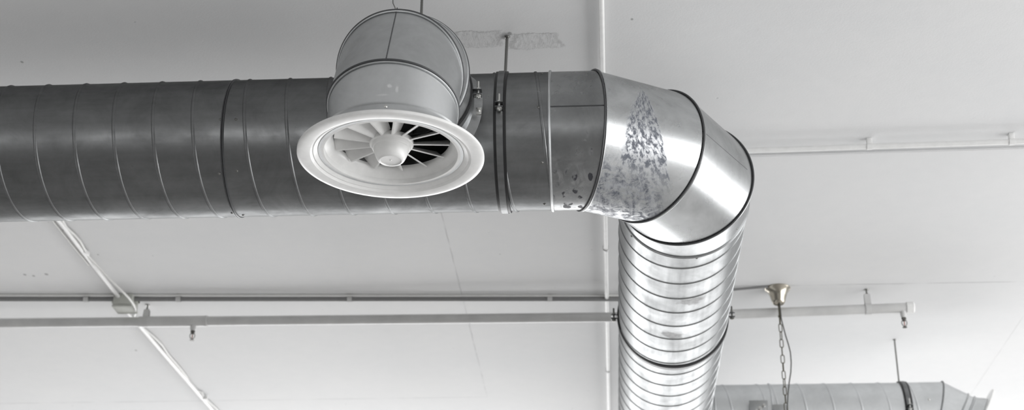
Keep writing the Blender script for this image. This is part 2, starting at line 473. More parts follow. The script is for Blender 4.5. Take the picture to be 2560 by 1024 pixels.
slab('ceiling', (-1, 2, CZ + .1), (16.6, 22.6, .2), 'ceiling').data.transform(Matrix.Identity(4))
bpy.data.objects['ceiling'].location = (0, 0, 0)
bpy.data.objects['ceiling'].data.transform(Matrix.Translation((-1, 2, CZ + .1)))
wall_with_hole('wall_far', (-1, 13.1, 0), (16.2, .2, CZ), (-5.6, 5.2, .7, 4.4), 'x', 'wall')
wall_with_hole('wall_right', (6.9, 2, 0), (.2, 22, CZ), (-1.8, 8.8, .7, 4.4), 'y', 'wall')
wall_with_hole('wall_back', (-1, -9.0, 0), (16.2, .2, CZ), (-7, -1, 2.65, 3.15), 'x', 'wall')
slab('wall_left', (-9.0, 2, CZ / 2), (.2, 22, CZ), 'wall')
def window(name, axis, fixed, a0, a1, z0, z1, nv):
    bm = bmesh.new()
    def bar(u0, u1, v0, v1):
        if axis == 'x': add_box(bm, ((u0 + u1) / 2, fixed, (v0 + v1) / 2), (u1 - u0, .07, v1 - v0))
        else: add_box(bm, (fixed, (u0 + u1) / 2, (v0 + v1) / 2), (.07, u1 - u0, v1 - v0))
    t = .06
    bar(a0, a1, z0, z0 + t); bar(a0, a1, z1 - t, z1)
    for i in range(nv + 1):
        u = a0 + (a1 - a0) * i / nv; u = min(max(u, a0 + t / 2), a1 - t / 2)
        bar(u - t / 2, u + t / 2, z0 + t, z1 - t)
    o = link(name, bm, 'frame', smooth=False); o['kind'] = 'structure'
window('window_1', 'x', 13.1, -5.6, 5.2, .7, 4.4, 8)
window('window_2', 'y', 6.9, -1.8, 8.8, .7, 4.4, 7)
window('window_3', 'x', -9.0, -7, -1, 2.65, 3.15, 4)

# ------------------------------------------------------------------ main duct, left to right
XC = -1.325                      # where the two lengths meet
XB = -.180                       # bead where the elbow collar starts
P1 = .1415; P2 = .1487
tl = t = thing('spiral_duct', (-3, YM, AZ), 'dark grey spiral duct length on the left, running out of the left edge', 'duct')
bm = bmesh.new(); spiral(bm, (0, YM, AZ), (1, 0, 0), -4.6, XC - .004, R1, P1, -1.424 - .322 * P1)
link('spiral_wall', bm, 'steel_dark', t)
for p in ((551, 298), (548, 434), (580, 532)): add_screw(t, *p, (0, YM, AZ), (1, 0, 0), R1)
t = thing('spiral_duct', (-.7, YM, AZ), 'dark grey spiral duct length passing behind the white round diffuser up to the elbow', 'duct')
bm = bmesh.new(); spiral(bm, (0, YM, AZ), (1, 0, 0), XC + .004, XB, R1, P2, -1.239 - .322 * P2)
link('spiral_wall', bm, 'steel_dark', t)
for p in ((590, 298), (592, 427), (608, 537), (1355, 184), (1346, 268), (1355, 406), (1361, 510)): add_screw(t, *p, (0, YM, AZ), (1, 0, 0), R1)
# the inside joint between the lengths
bm = bmesh.new()
add_lathe(bm, [(R1 - .003, -.05), (R1 - .0005, -.05), (R1 - .0005, .05), (R1 - .003, .05)], (XC, YM, AZ), (1, 0, 0), 120, close=True)
add_lathe(bm, [(R1 - .001, -.007), (R1 + .0035, -.005), (R1 + .0045, -.0015), (R1 + .002, 0), (R1 + .0045, .0015), (R1 + .0035, .005), (R1 - .001, .007)], (XC, YM, AZ), (1, 0, 0), 120, close=True)
link('coupling_ring', bm, 'seal', tl)['label'] = 'dark rubber-sealed ring at the joint'

# ------------------------------------------------------------------ the elbow
R = .5; Rv = R / math.cos(PI / 12)
def ev(deg, rr=Rv):
    a = math.radians(deg); return ELB + Vector((math.sin(a) * rr, -math.cos(a) * rr, 0))
def en(deg):
    a = math.radians(deg); return Vector((math.cos(a), math.sin(a), 0))
el = thing('duct_elbow', ELB, 'shiny segmented metal duct elbow with an oily fan-shaped smear', 'duct elbow')
YE = 5.295                       # far collar end
def bead(parent, c, ax, n, r, tr, name='joint_bead', mat='seal', off=0.0, seg=128):
    bm = bmesh.new(); add_tube(bm, cut_ring(Vector(c) + Vector(ax).normalized() * off, ax, n, r, seg), tr, 8, closed=True)
    return link(name, bm, mat, parent)
s_stub = steel('collar_steel', .30, .30, (2, 2, 2), stain=drop_stain)
s_gore = steel('smeared_elbow_steel', .52, .25, (1.2, 1.2, 4), stain=wedge_stain)
s_gore2 = steel('elbow_steel', .53, .24, (2.5, 1.0, 2.5), stain=smear_patches([((.40, -.19, -.16), .10, .10, .05, .5)]))
bm = bmesh.new(); gore(bm, (XB, YM, AZ), (1, 0, 0), ev(15), en(15), R1 + .0005); a = link('collar', bm, s_stub, el)
bm = bmesh.new(); gore(bm, ev(15), en(15), ev(45), en(45), R1 + .001); link('elbow_segment', bm, s_gore, el)
bm = bmesh.new(); gore(bm, ev(45), en(45), ev(75), en(75), R1 + .001); link('elbow_segment', bm, s_gore2, el)
bm = bmesh.new(); gore(bm, ev(75), en(75), (X2, YE, AZ), (0, 1, 0), R1 + .0005); link('collar', bm, 'steel', el)
for dg in (15, 45, 75):
    ax = en(dg)
    # raised standing seam: dark edge with a bright rolled lip beside it
    bm = bmesh.new()
    for (rr, o, tr) in ((R1 + .0045, -.001, .0034),):
        add_tube(bm, cut_ring(ev(dg) + ax * o, en(dg - 15) , en(dg), rr), tr, 8, closed=True)
    link('standing_seam', bm, 'seal', el)
    bm = bmesh.new(); add_tube(bm, cut_ring(ev(dg) + ax * .0065, en(dg - 15), en(dg), R1 + .003), .0032, 8, closed=True)
    link('rolled_lip', bm, 'steel', el)
bead(el, (XB, YM, AZ), (1, 0, 0), (1, 0, 0), R1 + .001, .0055, 'rolled_bead', 'steel_branch')
bead(el, (X2, YE, AZ), (0, 1, 0), (0, 1, 0), R1 + .001, .0055, 'rolled_bead', 'steel')
lock_seam(el, (1376, 266), (1512, 262), (XB, YM, AZ), (1, 0, 0), R1 + .001)
ax2 = (ev(75) - ev(45)).normalized()
lock_seam(el, (1757, 327), (1868, 424), ev(45), ax2, R1 + .001, rr=.0010)
for p in ((1579, 590), (1742, 645), (1843, 572)): add_screw(el, *p, (X2, YE, AZ), (0, 1, 0), R1)

# ------------------------------------------------------------------ duct running away from the camera
ya = at_z(1692, 672, AZ - R1).y; yb = at_z(1692, 879, AZ - R1).y; P3 = (yb - ya) / 6
YC = 6.56
t = thing('spiral_duct', (X2, 5.9, AZ), 'bright shiny spiral duct below the elbow, down to the black clamp ring', 'duct')
sp = []
for (px, py, rx, ry, amt) in ((1690, 622, .06, .035, .7), (1728, 752, .06, .045, .6), (1680, 838, .055, .045, .6)):
    p, n = hit_cyl(px, py, (X2, 6, AZ), (0, 1, 0), R1); sp.append((tuple(p - Vector((X2, 5.9, AZ))), rx, ry, .12, amt))
MAT['steel_far_smeared'] = steel('spiral_duct_steel_smeared', .40, .36, (9, .6, 9), stain=smear_patches(sp), var=.22, edge=.55)
bm = bmesh.new(); spiral(bm, (X2, 0, AZ), (0, 1, 0), YE, YC, R1, P3, ya - .5 * P3, ridge=.0032, wid=.0052, rounded=False)
link('spiral_wall', bm, 'steel_far_smeared', t)
ya2 = at_z(1690, 937, AZ - R1).y; yb2 = at_z(1690, 1015.5, AZ - R1).y; P4 = (yb2 - ya2) / 3
t = thing('spiral_duct', (X2, 8, AZ), 'bright shiny spiral duct beyond the black clamp ring, running off the bottom edge', 'duct')
bm = bmesh.new(); spiral(bm, (X2, 0, AZ), (0, 1, 0), YC + .004, 10.6, R1 - .001, P4, ya2 - .5 * P4, ridge=.0032, wid=.0052, rounded=False)
link('spiral_wall', bm, 'steel_far', t)

# ------------------------------------------------------------------ clamps and rods
def clamp(c, ax, r, label, rod_dx=0, half=.0115, boltmat='bolt', bandmat='band'):
    ax = Vector(ax); side = ax.cross(Vector((0, 0, 1))).normalized()
    t = thing('duct_clamp', c, label, 'duct clamp')
    bm = bmesh.new(); add_lathe(bm, [(r + .0005, -half - .0105), (r + .006, -half - .0095), (r + .006, half + .0095), (r + .0005, half + .0105)], c, ax, 120, close=True)
    link('rubber_liner', bm, 'rubber', t)
    for sgn in (1, -1):
        bm = bmesh.new(); rings = []
        n = 60; c = Vector(c)
        for k in range(n + 1):
            a = (PI * k / n) * .97 + PI * .015
            v = side * math.cos(a) + Vector((0, 0, 1)) * math.sin(a) * sgn
            rings.append([bm.verts.new(c + v * rr + ax * h) for rr, h in ((r + .006, -half), (r + .0085, -half), (r + .0085, half), (r + .006, half))])
        for A, B in zip(rings, rings[1:]):
            for k in range(4): bm.faces.new((A[k], A[(k + 1) % 4], B[(k + 1) % 4], B[k]))
        bm.faces.new(rings[0]); bm.faces.new(rings[-1][::-1])
        # lugs at both ends
        for s in (1, -1):
            R3 = Matrix((side, ax, Vector((0, 0, 1)))).transposed()
            add_box(bm, c + side * s * (r + .020) + Vector((0, 0, .009 * sgn)), (.034, half * 2.4, .003), R3, .0008)
        link('half_band', bm, bandmat, t)
    for s in (1, -1):
        p = c + side * s * (r + .024)
        bm = bmesh.new(); add_tube(bm, [p + Vector((0, 0, -.022)), p + Vector((0, 0, .045))], .0042, 12)
        hexhead(bm, p + Vector((0, 0, -.012)), (0, 0, -1), .0095, .008)
        hexhead(bm, p + Vector((0, 0, .0125)), (0, 0, 1), .0085, .006)
        add_lathe(bm, [(0, 0), (.012, 0), (.012, -.0015), (0, -.0015)], p + Vector((0, 0, -.0115)), (0, 0, 1), 20)
        link('bolt', bm, boltmat, t)
    return t
clamp((-.352, YM, AZ), (1, 0, 0), R1, 'steel duct clamp with black liner on the dark duct, right of the white diffuser')
clamp((X2, YC, AZ), (0, 1, 0), R1, 'clamp with black liner around the bright duct that leads away', boltmat='rod', bandmat='seal')
clamp((BX, 4.475, BZ), (0, -1, 0), BR, 'duct clamp with bolts behind the short elbow of the white diffuser')
def rod(name, top, bottom, r, label, group=None, plate=True):
    bm = bmesh.new(); n = 40
    top = Vector(top); bottom = Vector(bottom)
    pts = [top.lerp(bottom, i / n) for i in range(n + 1)]
    add_tube(bm, pts, r, 10, radii=[r * (1.06 if i % 2 else .95) for i in range(n + 1)])
    o = thing(name, bottom, label, 'hanger rod', group)
    link('threaded_rod', bm, 'rod', o)
    bm = bmesh.new(); hexhead(bm, bottom + Vector((0, 0, .002)), (0, 0, 1), r * 2.2, r * 1.8)
    add_lathe(bm, [(0, 0), (r * 3, 0), (r * 3, .002), (0, .002)], bottom, (0, 0, 1), 20); link('nut', bm, 'rod', o)
    if plate:
        bm = bmesh.new(); add_lathe(bm, [(r, -.006), (r * 1.5, -.005), (r * 2.0, -.001), (r * 2.2, 0)], top, (0, 0, 1), 18); link('anchor_collar', bm, 'rod', o)
    return o
rod('hanger_rod', (-.346, YM, CZ), (-.352, YM, AZ + R1 + .0085), .0056, 'thin dark hanger rod from the plaster patch down to the duct clamp')
rod('hanger_rod', (-.628, 4.475, CZ), (-.628, 4.475, BZ + BR + .0085), .0048, 'hanger rod above the short elbow, at the top edge of the photo')
# thin wire
bm = bmesh.new(); p = at_y(984, -60, 4.30); p.z = CZ; q = Vector((-.70, 4.34, BZ + BR * .97))
pp = [p.lerp(q, i / 14) + Vector((.006 * math.sin(i * 1.3), .004 * math.cos(i), 0)) * (1 if 0 < i < 14 else 0) for i in range(15)]
add_tube(bm, pp, .0018, 8)
tag(link('hanging_wire', bm, 'rod', origin=q), 'thin kinked wire above the short elbow, left of the rod at the top edge', 'wire')

# ------------------------------------------------------------------ branch elbow to the diffuser
RB = .40; Rbv = RB / math.cos(PI / 12); CB = Vector((BX, BY + RB, BZ - RB))
def bv(deg):
    a = math.radians(deg); return CB + Vector((0, -math.sin(a) * Rbv, math.cos(a) * Rbv))
def bn(deg):
    a = math.radians(deg); return Vector((0, -math.cos(a), -math.sin(a)))
ZF = 1.6 + 2.10                  # diffuser face height
be = thing('branch_elbow', (BX, BY + RB, BZ), 'matt grey segmented elbow turning down into the white round diffuser', 'duct elbow')
br = BR
sp = []
for (px, py, rx, rz, amt) in ((974, 215, .010, .008, .45), (955, 237, .022, .003, .4), (992, 222, .006, .014, .35)):
    p, n = hit_cyl(px, py, (BX, BY, BZ), (0, 0, 1), BR); sp.append((tuple(p - Vector((BX, BY + RB, BZ))), rx, .05, rz, amt))
MAT['branch_scuffed'] = steel('scuffed_matte_steel', .66, .36, (1.5, 1.5, 1.5), stain=smear_patches(sp, (.75, .95)), var=.14)
bm = bmesh.new(); gore(bm, (BX, 4.53, BZ), (0, -1, 0), bv(15), bn(15), br); link('collar', bm, 'steel_branch', be)
bm = bmesh.new(); gore(bm, bv(15), bn(15), bv(45), bn(45), br + .0008); link('elbow_segment', bm, 'steel_branch', be)
bm = bmesh.new(); gore(bm, bv(45), bn(45), bv(75), bn(75), br + .0008); link('elbow_segment', bm, 'steel_branch', be)
bm = bmesh.new(); gore(bm, bv(75), bn(75), (BX, BY, ZF + .072), (0, 0, -1), br); link('collar', bm, 'branch_scuffed', be)
for dg in (15, 45, 75):
    bm = bmesh.new(); add_tube(bm, cut_ring(bv(dg), bn(dg - 15), bn(dg), br + .004), .0042, 8, closed=True); link('standing_seam', bm, 'seal', be)
    bm = bmesh.new(); add_tube(bm, cut_ring(bv(dg) + bn(dg) * .007, bn(dg - 15), bn(dg), br + .002), .0030, 8, closed=True); link('rolled_lip', bm, 'steel_branch', be)
axb = (bv(75) - bv(45)).normalized()
lock_seam(be, (993, 20), (957, 146), bv(45), axb, br + .001, rr=.0020)
# saddle where the branch meets the main duct
bm = bmesh.new(); n = 96; rings = []
for (rr, out) in ((br + .002, .075), (br + .002, .03), (br + .006, .012), (br + .035, .0015), (br + .036, -.001)):
    row = []
    for k in range(n):
        a = 2 * PI * k / n; x = BX + rr * math.cos(a); z = BZ + rr * math.sin(a)
        dz = max(-R1 + .004, min(R1 - .004, z - AZ)); y = YM - math.sqrt((R1 + max(out, 0)) ** 2 - dz * dz) if out > .012 - 1e-9 else YM - math.sqrt((R1 + .0008 + out) ** 2 - dz * dz)
        if out >= .03: y = min(y, 4.53)
        row.append(bm.verts.new((x, y, AZ + dz if out < .012 else z)))
    rings.append(row)
for A, B in zip(rings, rings[1:]):
    for k in range(n): bm.faces.new((A[k], A[(k + 1) % n], B[(k + 1) % n], B[k]))
link('saddle_collar', bm, 'saddle', be)
p = at_y(1197, 278, 4.50); bm = bmesh.new(); add_box(bm, p, (.020, .010, .026), None, .002); dome(bm, p + Vector((0, -.005, 0)), (0, -1, 0), .006)
link('saddle_screw_lug', bm, 'bolt', be)

# ------------------------------------------------------------------ round diffuser
def make_diffuser(label):
    """built around its face centre, face looking down"""
    t = thing('swirl_diffuser', (0, 0, 0), label, 'air diffuser')
    bm = bmesh.new()
    add_lathe(bm, [(.283, .000), (.286, .002), (.286, .010), (.283, .013), (.222, .016), (.216, .014)][::1] +
              [(.205, .014), (.200, .060), (.184, .074), (.180, .074)] +
              [(.1795, .060), (.181, .054), (.190, .042), (.203, .030), (.216, .020), (.226, .014), (.232, .010), (.236, .0075), (.2395, .0085), (.242, .0060), (.246, .0015), (.256, -.0005), (.272, -.0008)],
              (0, 0, 0), (0, 0, 1), 128, close=True)
    link('flange_and_bowl', bm, 'white', t)
    bm = bmesh.new()
    add_lathe(bm, [(.222, .014), (.224, .018), (.216, .040), (.209, .056), (.2055, .068), (.2050, .074), (.2085, .078), (.2085, .082), (.2015, .086), (.199, .086), (.199, .060), (.205, .030), (.212, .014)], (0, 0, 0), (0, 0, 1), 128, close=True)
    link('flared_collar', bm, 'steel_branch', t)
    bm = bmesh.new()
    dome(bm, Vector((.010, -.2062, .064)), Vector((.05, -1, 0)), .0052); link('screw', bm, 'bolt', t)
    # hub
    bm = bmesh.new()
    add_lathe(bm, [(0, .064), (.060, .064), (.066, .061), (.068, .056), (.068, .046), (.0655, .0425), (.0605, .0415), (.0600, .0345), (.0585, .0310), (.0545, .0300), (.0535, .024), (.050, .012), (.0455, .001), (.0415, -.006), (.0375, -.0095), (.0335, -.0100), (.0325, -.0070), (.0, -.0066)], (0, 0, 0), (0, 0, 1), 72)
    hub = link('hub', bm, 'white', t)
    bm = bmesh.new(); dome(bm, (0, 0, -.0066), (0, 0, -1), .003); link('screw', bm, 'white', hub)
    # twelve pitched vanes
    nv = 13
    for k in range(nv):
        a = 2 * PI * k / nv + .085
        u = Vector((math.cos(a), math.sin(a), 0)); v = Vector((-math.sin(a), math.cos(a), 0))
        bm = bmesh.new(); rows = []
        for i in range(9):
            r_ = .060 + (.178 - .060) * i / 8
            pit = math.radians(42)
            wd = .030 + .030 * (i / 8)
            dr = v * math.cos(pit) + Vector((0, 0, 1)) * math.sin(pit)
            low = u * r_ + Vector((0, 0, .047))
            hi = low + dr * wd
            nn = dr.cross(u).normalized() * .0012
            lip = low + Vector((0, 0, -.001)) - v * .005
            rows.append([bm.verts.new(q) for q in (lip - nn, low - nn, hi - nn, hi + nn, low + nn + v * .0, lip + nn)])
        for A, B in zip(rows, rows[1:]):
            for j in range(6): bm.faces.new((A[j], A[(j + 1) % 6], B[(j + 1) % 6], B[j]))
        bm.faces.new(rows[0][::-1]); bm.faces.new(rows[-1])
        link('vane', bm, 'white', t, smooth=False)
    # dark inner throat above the vanes
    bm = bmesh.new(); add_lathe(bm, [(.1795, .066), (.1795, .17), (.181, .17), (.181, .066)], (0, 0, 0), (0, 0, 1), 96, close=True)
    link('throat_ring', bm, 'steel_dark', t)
    return t
df = make_diffuser('large white round swirl diffuser with a stepped hub, hanging under the short elbow')
df.location = (BX, BY, ZF)

# ------------------------------------------------------------------ far duct at the lower right
YB, ZB, RR = 8.134, 1.6 + 2.52, .20
PB = .150
X0b, X1b = X2 + R1 - .012, at_y(2357, 990, YB - RR).x
JX = at_y(1930, 990, YB - RR).x
t = thing('spiral_duct', (.8, YB, ZB), 'far grey duct stub at the bottom edge, joining the bright duct', 'duct')
bm = bmesh.new(); spiral(bm, (0, YB, ZB), (1, 0, 0), X0b, JX, RR, .19, X0b + .12 - .2 * .19, 96); link('spiral_wall', bm, 'steel_back', t)
bead(t, (at_y(1787, 990, YB - RR).x, YB, ZB), (1, 0, 0), (1, 0, 0), RR + .002, .005, 'rolled_bead', 'steel_back', seg=96)
bead(t, (JX, YB, ZB), (1, 0, 0), (1, 0, 0), RR + .002, .005, 'rolled_bead', 'steel_back', seg=96)
t = thing('spiral_duct', (1.5, YB, ZB), 'far grey spiral duct at the bottom right, hung by a thin rod', 'duct')
ph = at_y(2065, 962, YB - .1).x
bm = bmesh.new(); spiral(bm, (0, YB, ZB), (1, 0, 0), JX + .002, X1b - .10, RR, PB, ph - .12 * PB, 96); link('spiral_wall', bm, 'steel_back', t)
clamp((1.634 + .0, YB, ZB), (1, 0, 0), RR, 'dark-lined clamp around the far grey duct at the bottom right')
rod('hanger_rod', (1.634, YB, CZ), (1.634, YB, ZB + RR + .0085), .0045, 'thin hanger rod above the far grey duct at the lower right')
# its angled end
fe = thing('duct_elbow', (X1b, YB, ZB), 'far grey duct end bending down to the right at the bottom right corner', 'duct elbow')
bt = math.radians(29); dv = Vector((math.cos(bt), 0, -math.sin(bt))); nm = (Vector((1, 0, 0)) + dv).normalized()
E0 = Vector((X1b - .10, YB, ZB)); E1 = Vector((X1b - .012, YB, ZB)); E2 = E1 + dv * .102; E3 = E2 + dv * .036
bm = bmesh.new(); gore(bm, E0, (1, 0, 0), E1, nm, RR + .0005, 96); link('collar', bm, 'steel_back', fe)
bm = bmesh.new(); gore(bm, E1, nm, E2, dv, RR + .001, 96); link('elbow_segment', bm, 'steel_back', fe)
bead(fe, E1, (1, 0, 0), nm, RR + .003, .0045, 'standing_seam', 'band', seg=96)
bead(fe, E2, dv, dv, RR + .003, .0045, 'rolled_bead', 'steel', seg=96)
bm = bmesh.new(); gore(bm, E2, dv, E3, dv, RR - .001, 96); link('spigot', bm, 'steel_back', fe)
p, n_ = hit_cyl(2323, 998, (0, YB, ZB), (1, 0, 0), RR); bm = bmesh.new(); dome(bm, p, n_, .006); link('screw', bm, 'bolt', fe)
d2 = copy_tree(df)
d2.location = E3 + dv * .080
d2.rotation_euler = Vector((0, 0, -1)).rotation_difference(dv).to_euler()
d2['label'] = 'far white diffuser seen edge-on in the bottom right corner'
# damper handle plate
q = thing('damper_handle', tuple(hit_cyl(1897, 1020, (0, YB, ZB), (1, 0, 0), RR)[0]), 'small square damper plate with bolts on the far duct stub, bottom edge', 'damper handle')
p, n_ = hit_cyl(1897, 1022, (0, YB, ZB), (1, 0, 0), RR + .02)
Rm = Matrix((Vector((1, 0, 0)), n_.cross(Vector((1, 0, 0))), n_)).transposed()
bm = bmesh.new(); add_box(bm, p, (.10, .10, .003), Rm, .001); add_box(bm, p - n_ * .012, (.05, .03, .022), Rm); link('plate', bm, 'steel', q)
for (dx, dz, s) in ((-.012, .01, .010), (.006, -.004, .012), (.028, -.02, .010)):
    bm = bmesh.new(); c = p + Rm @ Vector((dx, dz * -1, .002)); hexhead(bm, c, n_, s, .012); add_tube(bm, [c, c + n_ * .02], .004, 8); link('bolt', bm, 'bolt', q)
p, n_ = hit_cyl(1950, 1032, (0, YB, ZB), (1, 0, 0), RR + .012)
bm = bmesh.new(); add_box(bm, p, (.075, .10, .003), Rm, .001); add_box(bm, p - n_ * .006, (.04, .04, .012), Rm); link('side_plate', bm, 'steel', q)

# ------------------------------------------------------------------ pipes on the ceiling
def saddle(parent, c, ax, r, wid=.012, up=True):
    """clip holding a pipe to the ceiling"""
    bm = bmesh.new(); ax = Vector(ax).normalized(); s = ax.cross(Vector((0, 0, 1))).normalized(); c = Vector(c)
    pts = [(-r - .002, CZ - c.z - .0003)] + [(math.cos(a) * (r + .002), -math.sin(a) * (r + .002)) for a in [PI - PI * i / 12 * 1 for i in range(13)]] + [(r + .002, CZ - c.z - .0003)]
    pts = [(x, z) for x, z in pts]
    rows = []
    for (x, z) in pts:
        k = 1 + .0022 / max(math.hypot(x, z), r)
        rows.append([bm.verts.new(c + s * x + Vector((0, 0, z)) + ax * h) for h in (-wid, wid)] + [bm.verts.new(c + s * x * k + Vector((0, 0, z * (k if z < 0 else 1))) + ax * h) for h in (wid, -wid)])
    for A, B in zip(rows, rows[1:]):
        for k in range(4): bm.faces.new((A[k], A[(k + 1) % 4], B[(k + 1) % 4], B[k]))
    bm.faces.new(rows[0]); bm.faces.new(rows[-1][::-1])
    return link('pipe_clip', bm, 'sprpipe', parent)

# conduit running away above the elbow
zz = CZ - .016
p0 = at_z(1503, 0, zz); xx = p0.x
t = thing('ceiling_conduit', (xx, 7, zz), 'straight white conduit on the ceiling running away behind the elbow', 'pipe')
bm = bmesh.new(); add_tube(bm, [(xx - .012, 1.5, zz), (xx, p0.y, zz), (at_z(1522, 1024, zz).x, 9.37, zz), (xx, 12.9, zz)], .0105, 20); link('pipe', bm, 'pipe', t)
for py in (622, 926): saddle(t, at_z(1514 + (py - 600) * .0186, py, zz), (0, 1, 0), .0105, .008)

# pipe across on the right
zz = CZ - .034
a = at_z(1870, 376, zz); b = at_z(2560, 353, zz); d = (b - a).normalized()
t = thing('ceiling_conduit', tuple(a), 'white conduit on stand-off clips at the right, behind the elbow', 'pipe')
bm = bmesh.new(); add_tube(bm, [a - d * .58, b + d * 3.5], .0115, 20); link('pipe', bm, 'pipe', t)
for px in (2172, 2526, 2890):
    c = a + d * ((at_y(px, 365, a.y).x - a.x) / d.x)
    bm = bmesh.new(); add_box(bm, (c.x, c.y - .004, (CZ + zz) / 2 + .004), (.022, .026, CZ - zz - .008), None, .002)
    add_lathe(bm, [(.0115, -.011), (.0145, -.011), (.0145, .011), (.0115, .011)], c, d, 24, close=True)
    link('stand_off_clip', bm, 'pipe', t)
zz2 = CZ - .008
bm = bmesh.new(); a2 = at_z(1880, 390, zz2); b2 = at_z(2560, 370, zz2); d_ = (b2 - a2).normalized(); add_tube(bm, [a2 - d_ * .55, b2 + d_ * 3.5], .006, 14)
tag(link('ceiling_cable', bm, 'ceiling', origin=tuple(a2)), 'thin painted cable along the ceiling just below the right conduit', 'cable')

# grey pipe across on the left with clips
zz = CZ - .020
a = at_z(0, 747, zz); b = at_z(1535, 747, zz); d = (b - a).normalized()
t = thing('ceiling_conduit', tuple(a), 'slim grey pipe across the ceiling at left, above the sprinkler pipe', 'pipe')
bm = bmesh.new(); add_tube(bm, [a - d * 3, b + d * .25], .0125, 20); link('pipe', bm, 'pipe_grey', t)
for px in (212, 440, 867, 1372): saddle(t, a + d * ((at_y(px, 747, a.y).x - a.x) / d.x), d, .0125, .013)
bm = bmesh.new(); zz3 = CZ - .008
a = at_z(0, 737, zz3); b = at_z(1535, 738, zz3); d = (b - a).normalized(); add_tube(bm, [a - d * 3, b + d * .3], .0055, 12)
tag(link('ceiling_cable', bm, 'cable', origin=tuple(a)), 'thin white cable clipped tightly beside the slim grey pipe at left', 'cable')

# sprinkler pipe, left and right run
zs = CZ - .107; rs = .0255
a = at_y(0, 807, 7.42); b = at_y(1540, 792, 7.42); e_ = at_y(2280, 768, 7.368); a.z = zs + .0
t = thing('sprinkler_pipe', (-1, 7.42, zs), 'thick painted sprinkler pipe hung across the ceiling behind the bright duct', 'pipe')
a = at_y(0, 807, 7.42); b = at_y(1540, 792, 7.41); dd = (b - a)
bm = bmesh.new(); add_tube(bm, [a - dd * 1.6, a, b, at_y(1830, 785, 7.39), e_], rs, 28)
link('pipe', bm, 'sprpipe', t)
def along(px): 
    if px < 1540: return a + dd * (px / 1540)
    u = (px - 1540) / (2280 - 1540); return b.lerp(e_, u)
c0, c1 = along(355), along(525)
bm = bmesh.new(); add_tube(bm, [c0, c0.lerp(c1, .5), c1], rs + .0035, 28); link('sleeve', bm, 'sprpipe', t)
bm = bmesh.new(); dv2 = (c1 - c0).normalized(); add_lathe(bm, [(rs, -.008), (rs + .005, -.007), (rs + .005, .007), (rs, .008)], c1, dv2, 28, close=True); link('sleeve_ring', bm, 'sprpipe', t)
dr_ = (e_ - b).normalized()
bm = bmesh.new(); add_lathe(bm, [(rs, -.03), (rs + .005, -.028), (rs + .005, .006), (rs * .9, .012), (0, .014)], e_, dr_, 28); link('end_cap', bm, 'pipe', t)
def pear_hanger(px, label, cpx):
    c = along(px); top = Vector((c.x, c.y, CZ))
    if cpx: c = along(px)
    h = thing('pipe_hanger', tuple(top), label, 'pipe hanger')
    bm = bmesh.new()
    pts = []
    zt = CZ - .030; h0 = zt - c.z
    for i in range(33):
        ang = PI * .22 + (2 * PI - PI * .44) * i / 32
        pts.append((math.sin(ang) * (rs + .002), math.cos(ang) * (rs + .002)))
    pts = [(.010, h0)] + pts + [(-.010, h0)]
    rows = []
    for (y, z) in pts:
        l = math.hypot(y, z); k = 1 + .0025 / l
        rows.append([bm.verts.new((c.x + hx, c.y + y * kk, c.z + z * kk)) for hx, kk in ((-.015, 1), (.015, 1), (.015, k), (-.015, k))])
    for A, B in zip(rows, rows[1:] + rows[:1]):
        for k in range(4): bm.faces.new((A[k], A[(k + 1) % 4], B[(k + 1) % 4], B[k]))
    link('strap', bm, 'sprpipe', h)
    bm = bmesh.new(); add_tube(bm, [top, (top.x, top.y, zt - .012)], .0045, 10); hexhead(bm, (top.x, top.y, zt + .002), (0, 0, 1), .009, .006)
    add_lathe(bm, [(0, 0), (.014, 0), (.012, -.004), (0, -.004)], top, (0, 0, 1), 18)
    link('rod_and_nut', bm, 'rod', h)
pear_hanger(372, 'pipe hanger strap on the left run of the sprinkler pipe, beside the junction box', 0)
pear_hanger(2172, 'pale pipe hanger strap near the right end of the sprinkler pipe', 0)
def sprinkler(px, label):
    c = along(px); base = Vector((c.x, c.y, c.z - rs))
    t = thing('fire_sprinkler', tuple(base), label, 'sprinkler')
    bm = bmesh.new(); add_lathe(bm, [(0, .01), (.016, .01), (.016, -.022), (.013, -.024), (.013, -.030), (0, -.030)], base, (0, 0, 1), 20); link('fitting', bm, 'sprpipe', t)
    bm = bmesh.new(); hexhead(bm, base + Vector((0, 0, -.030)), (0, 0, -1), .0125, .010); add_lathe(bm, [(.008, -.04), (.010, -.046), (.005, -.05), (0, -.05)], base, (0, 0, 1), 16)
    for s in (1, -1):
        add_tube(bm, [base + Vector((s * x, 0, z)) for x, z in ((.007, -.043), (.0125, -.050), (.0135, -.060), (.010, -.070), (.003, -.077))], .0022, 8)
    add_lathe(bm, [(0, -.074), (.005, -.075), (.004, -.080), (0, -.080)], base, (0, 0, 1), 12)
    link('frame', bm, 'chrome', t)
    bm = bmesh.new(); add_lathe(bm, [(0, -.050), (.003, -.052), (.0034, -.062), (.003, -.072), (0, -.074)], base, (0, 0, 1), 12); link('glass_bulb', bm, 'bulb', t)
    bm = bmesh.new()
    add_lathe(bm, [(0, -.080), (.006, -.080), (.012, -.0815), (.0125, -.083), (0, -.083)], base, (0, 0, 1), 16); link('deflector', bm, 'chrome', t)
sprinkler(494, 'small sprinkler head with a reddish bulb under the left run of pipe')
sprinkler(2257, 'small sprinkler head under the right end of the thick pipe')

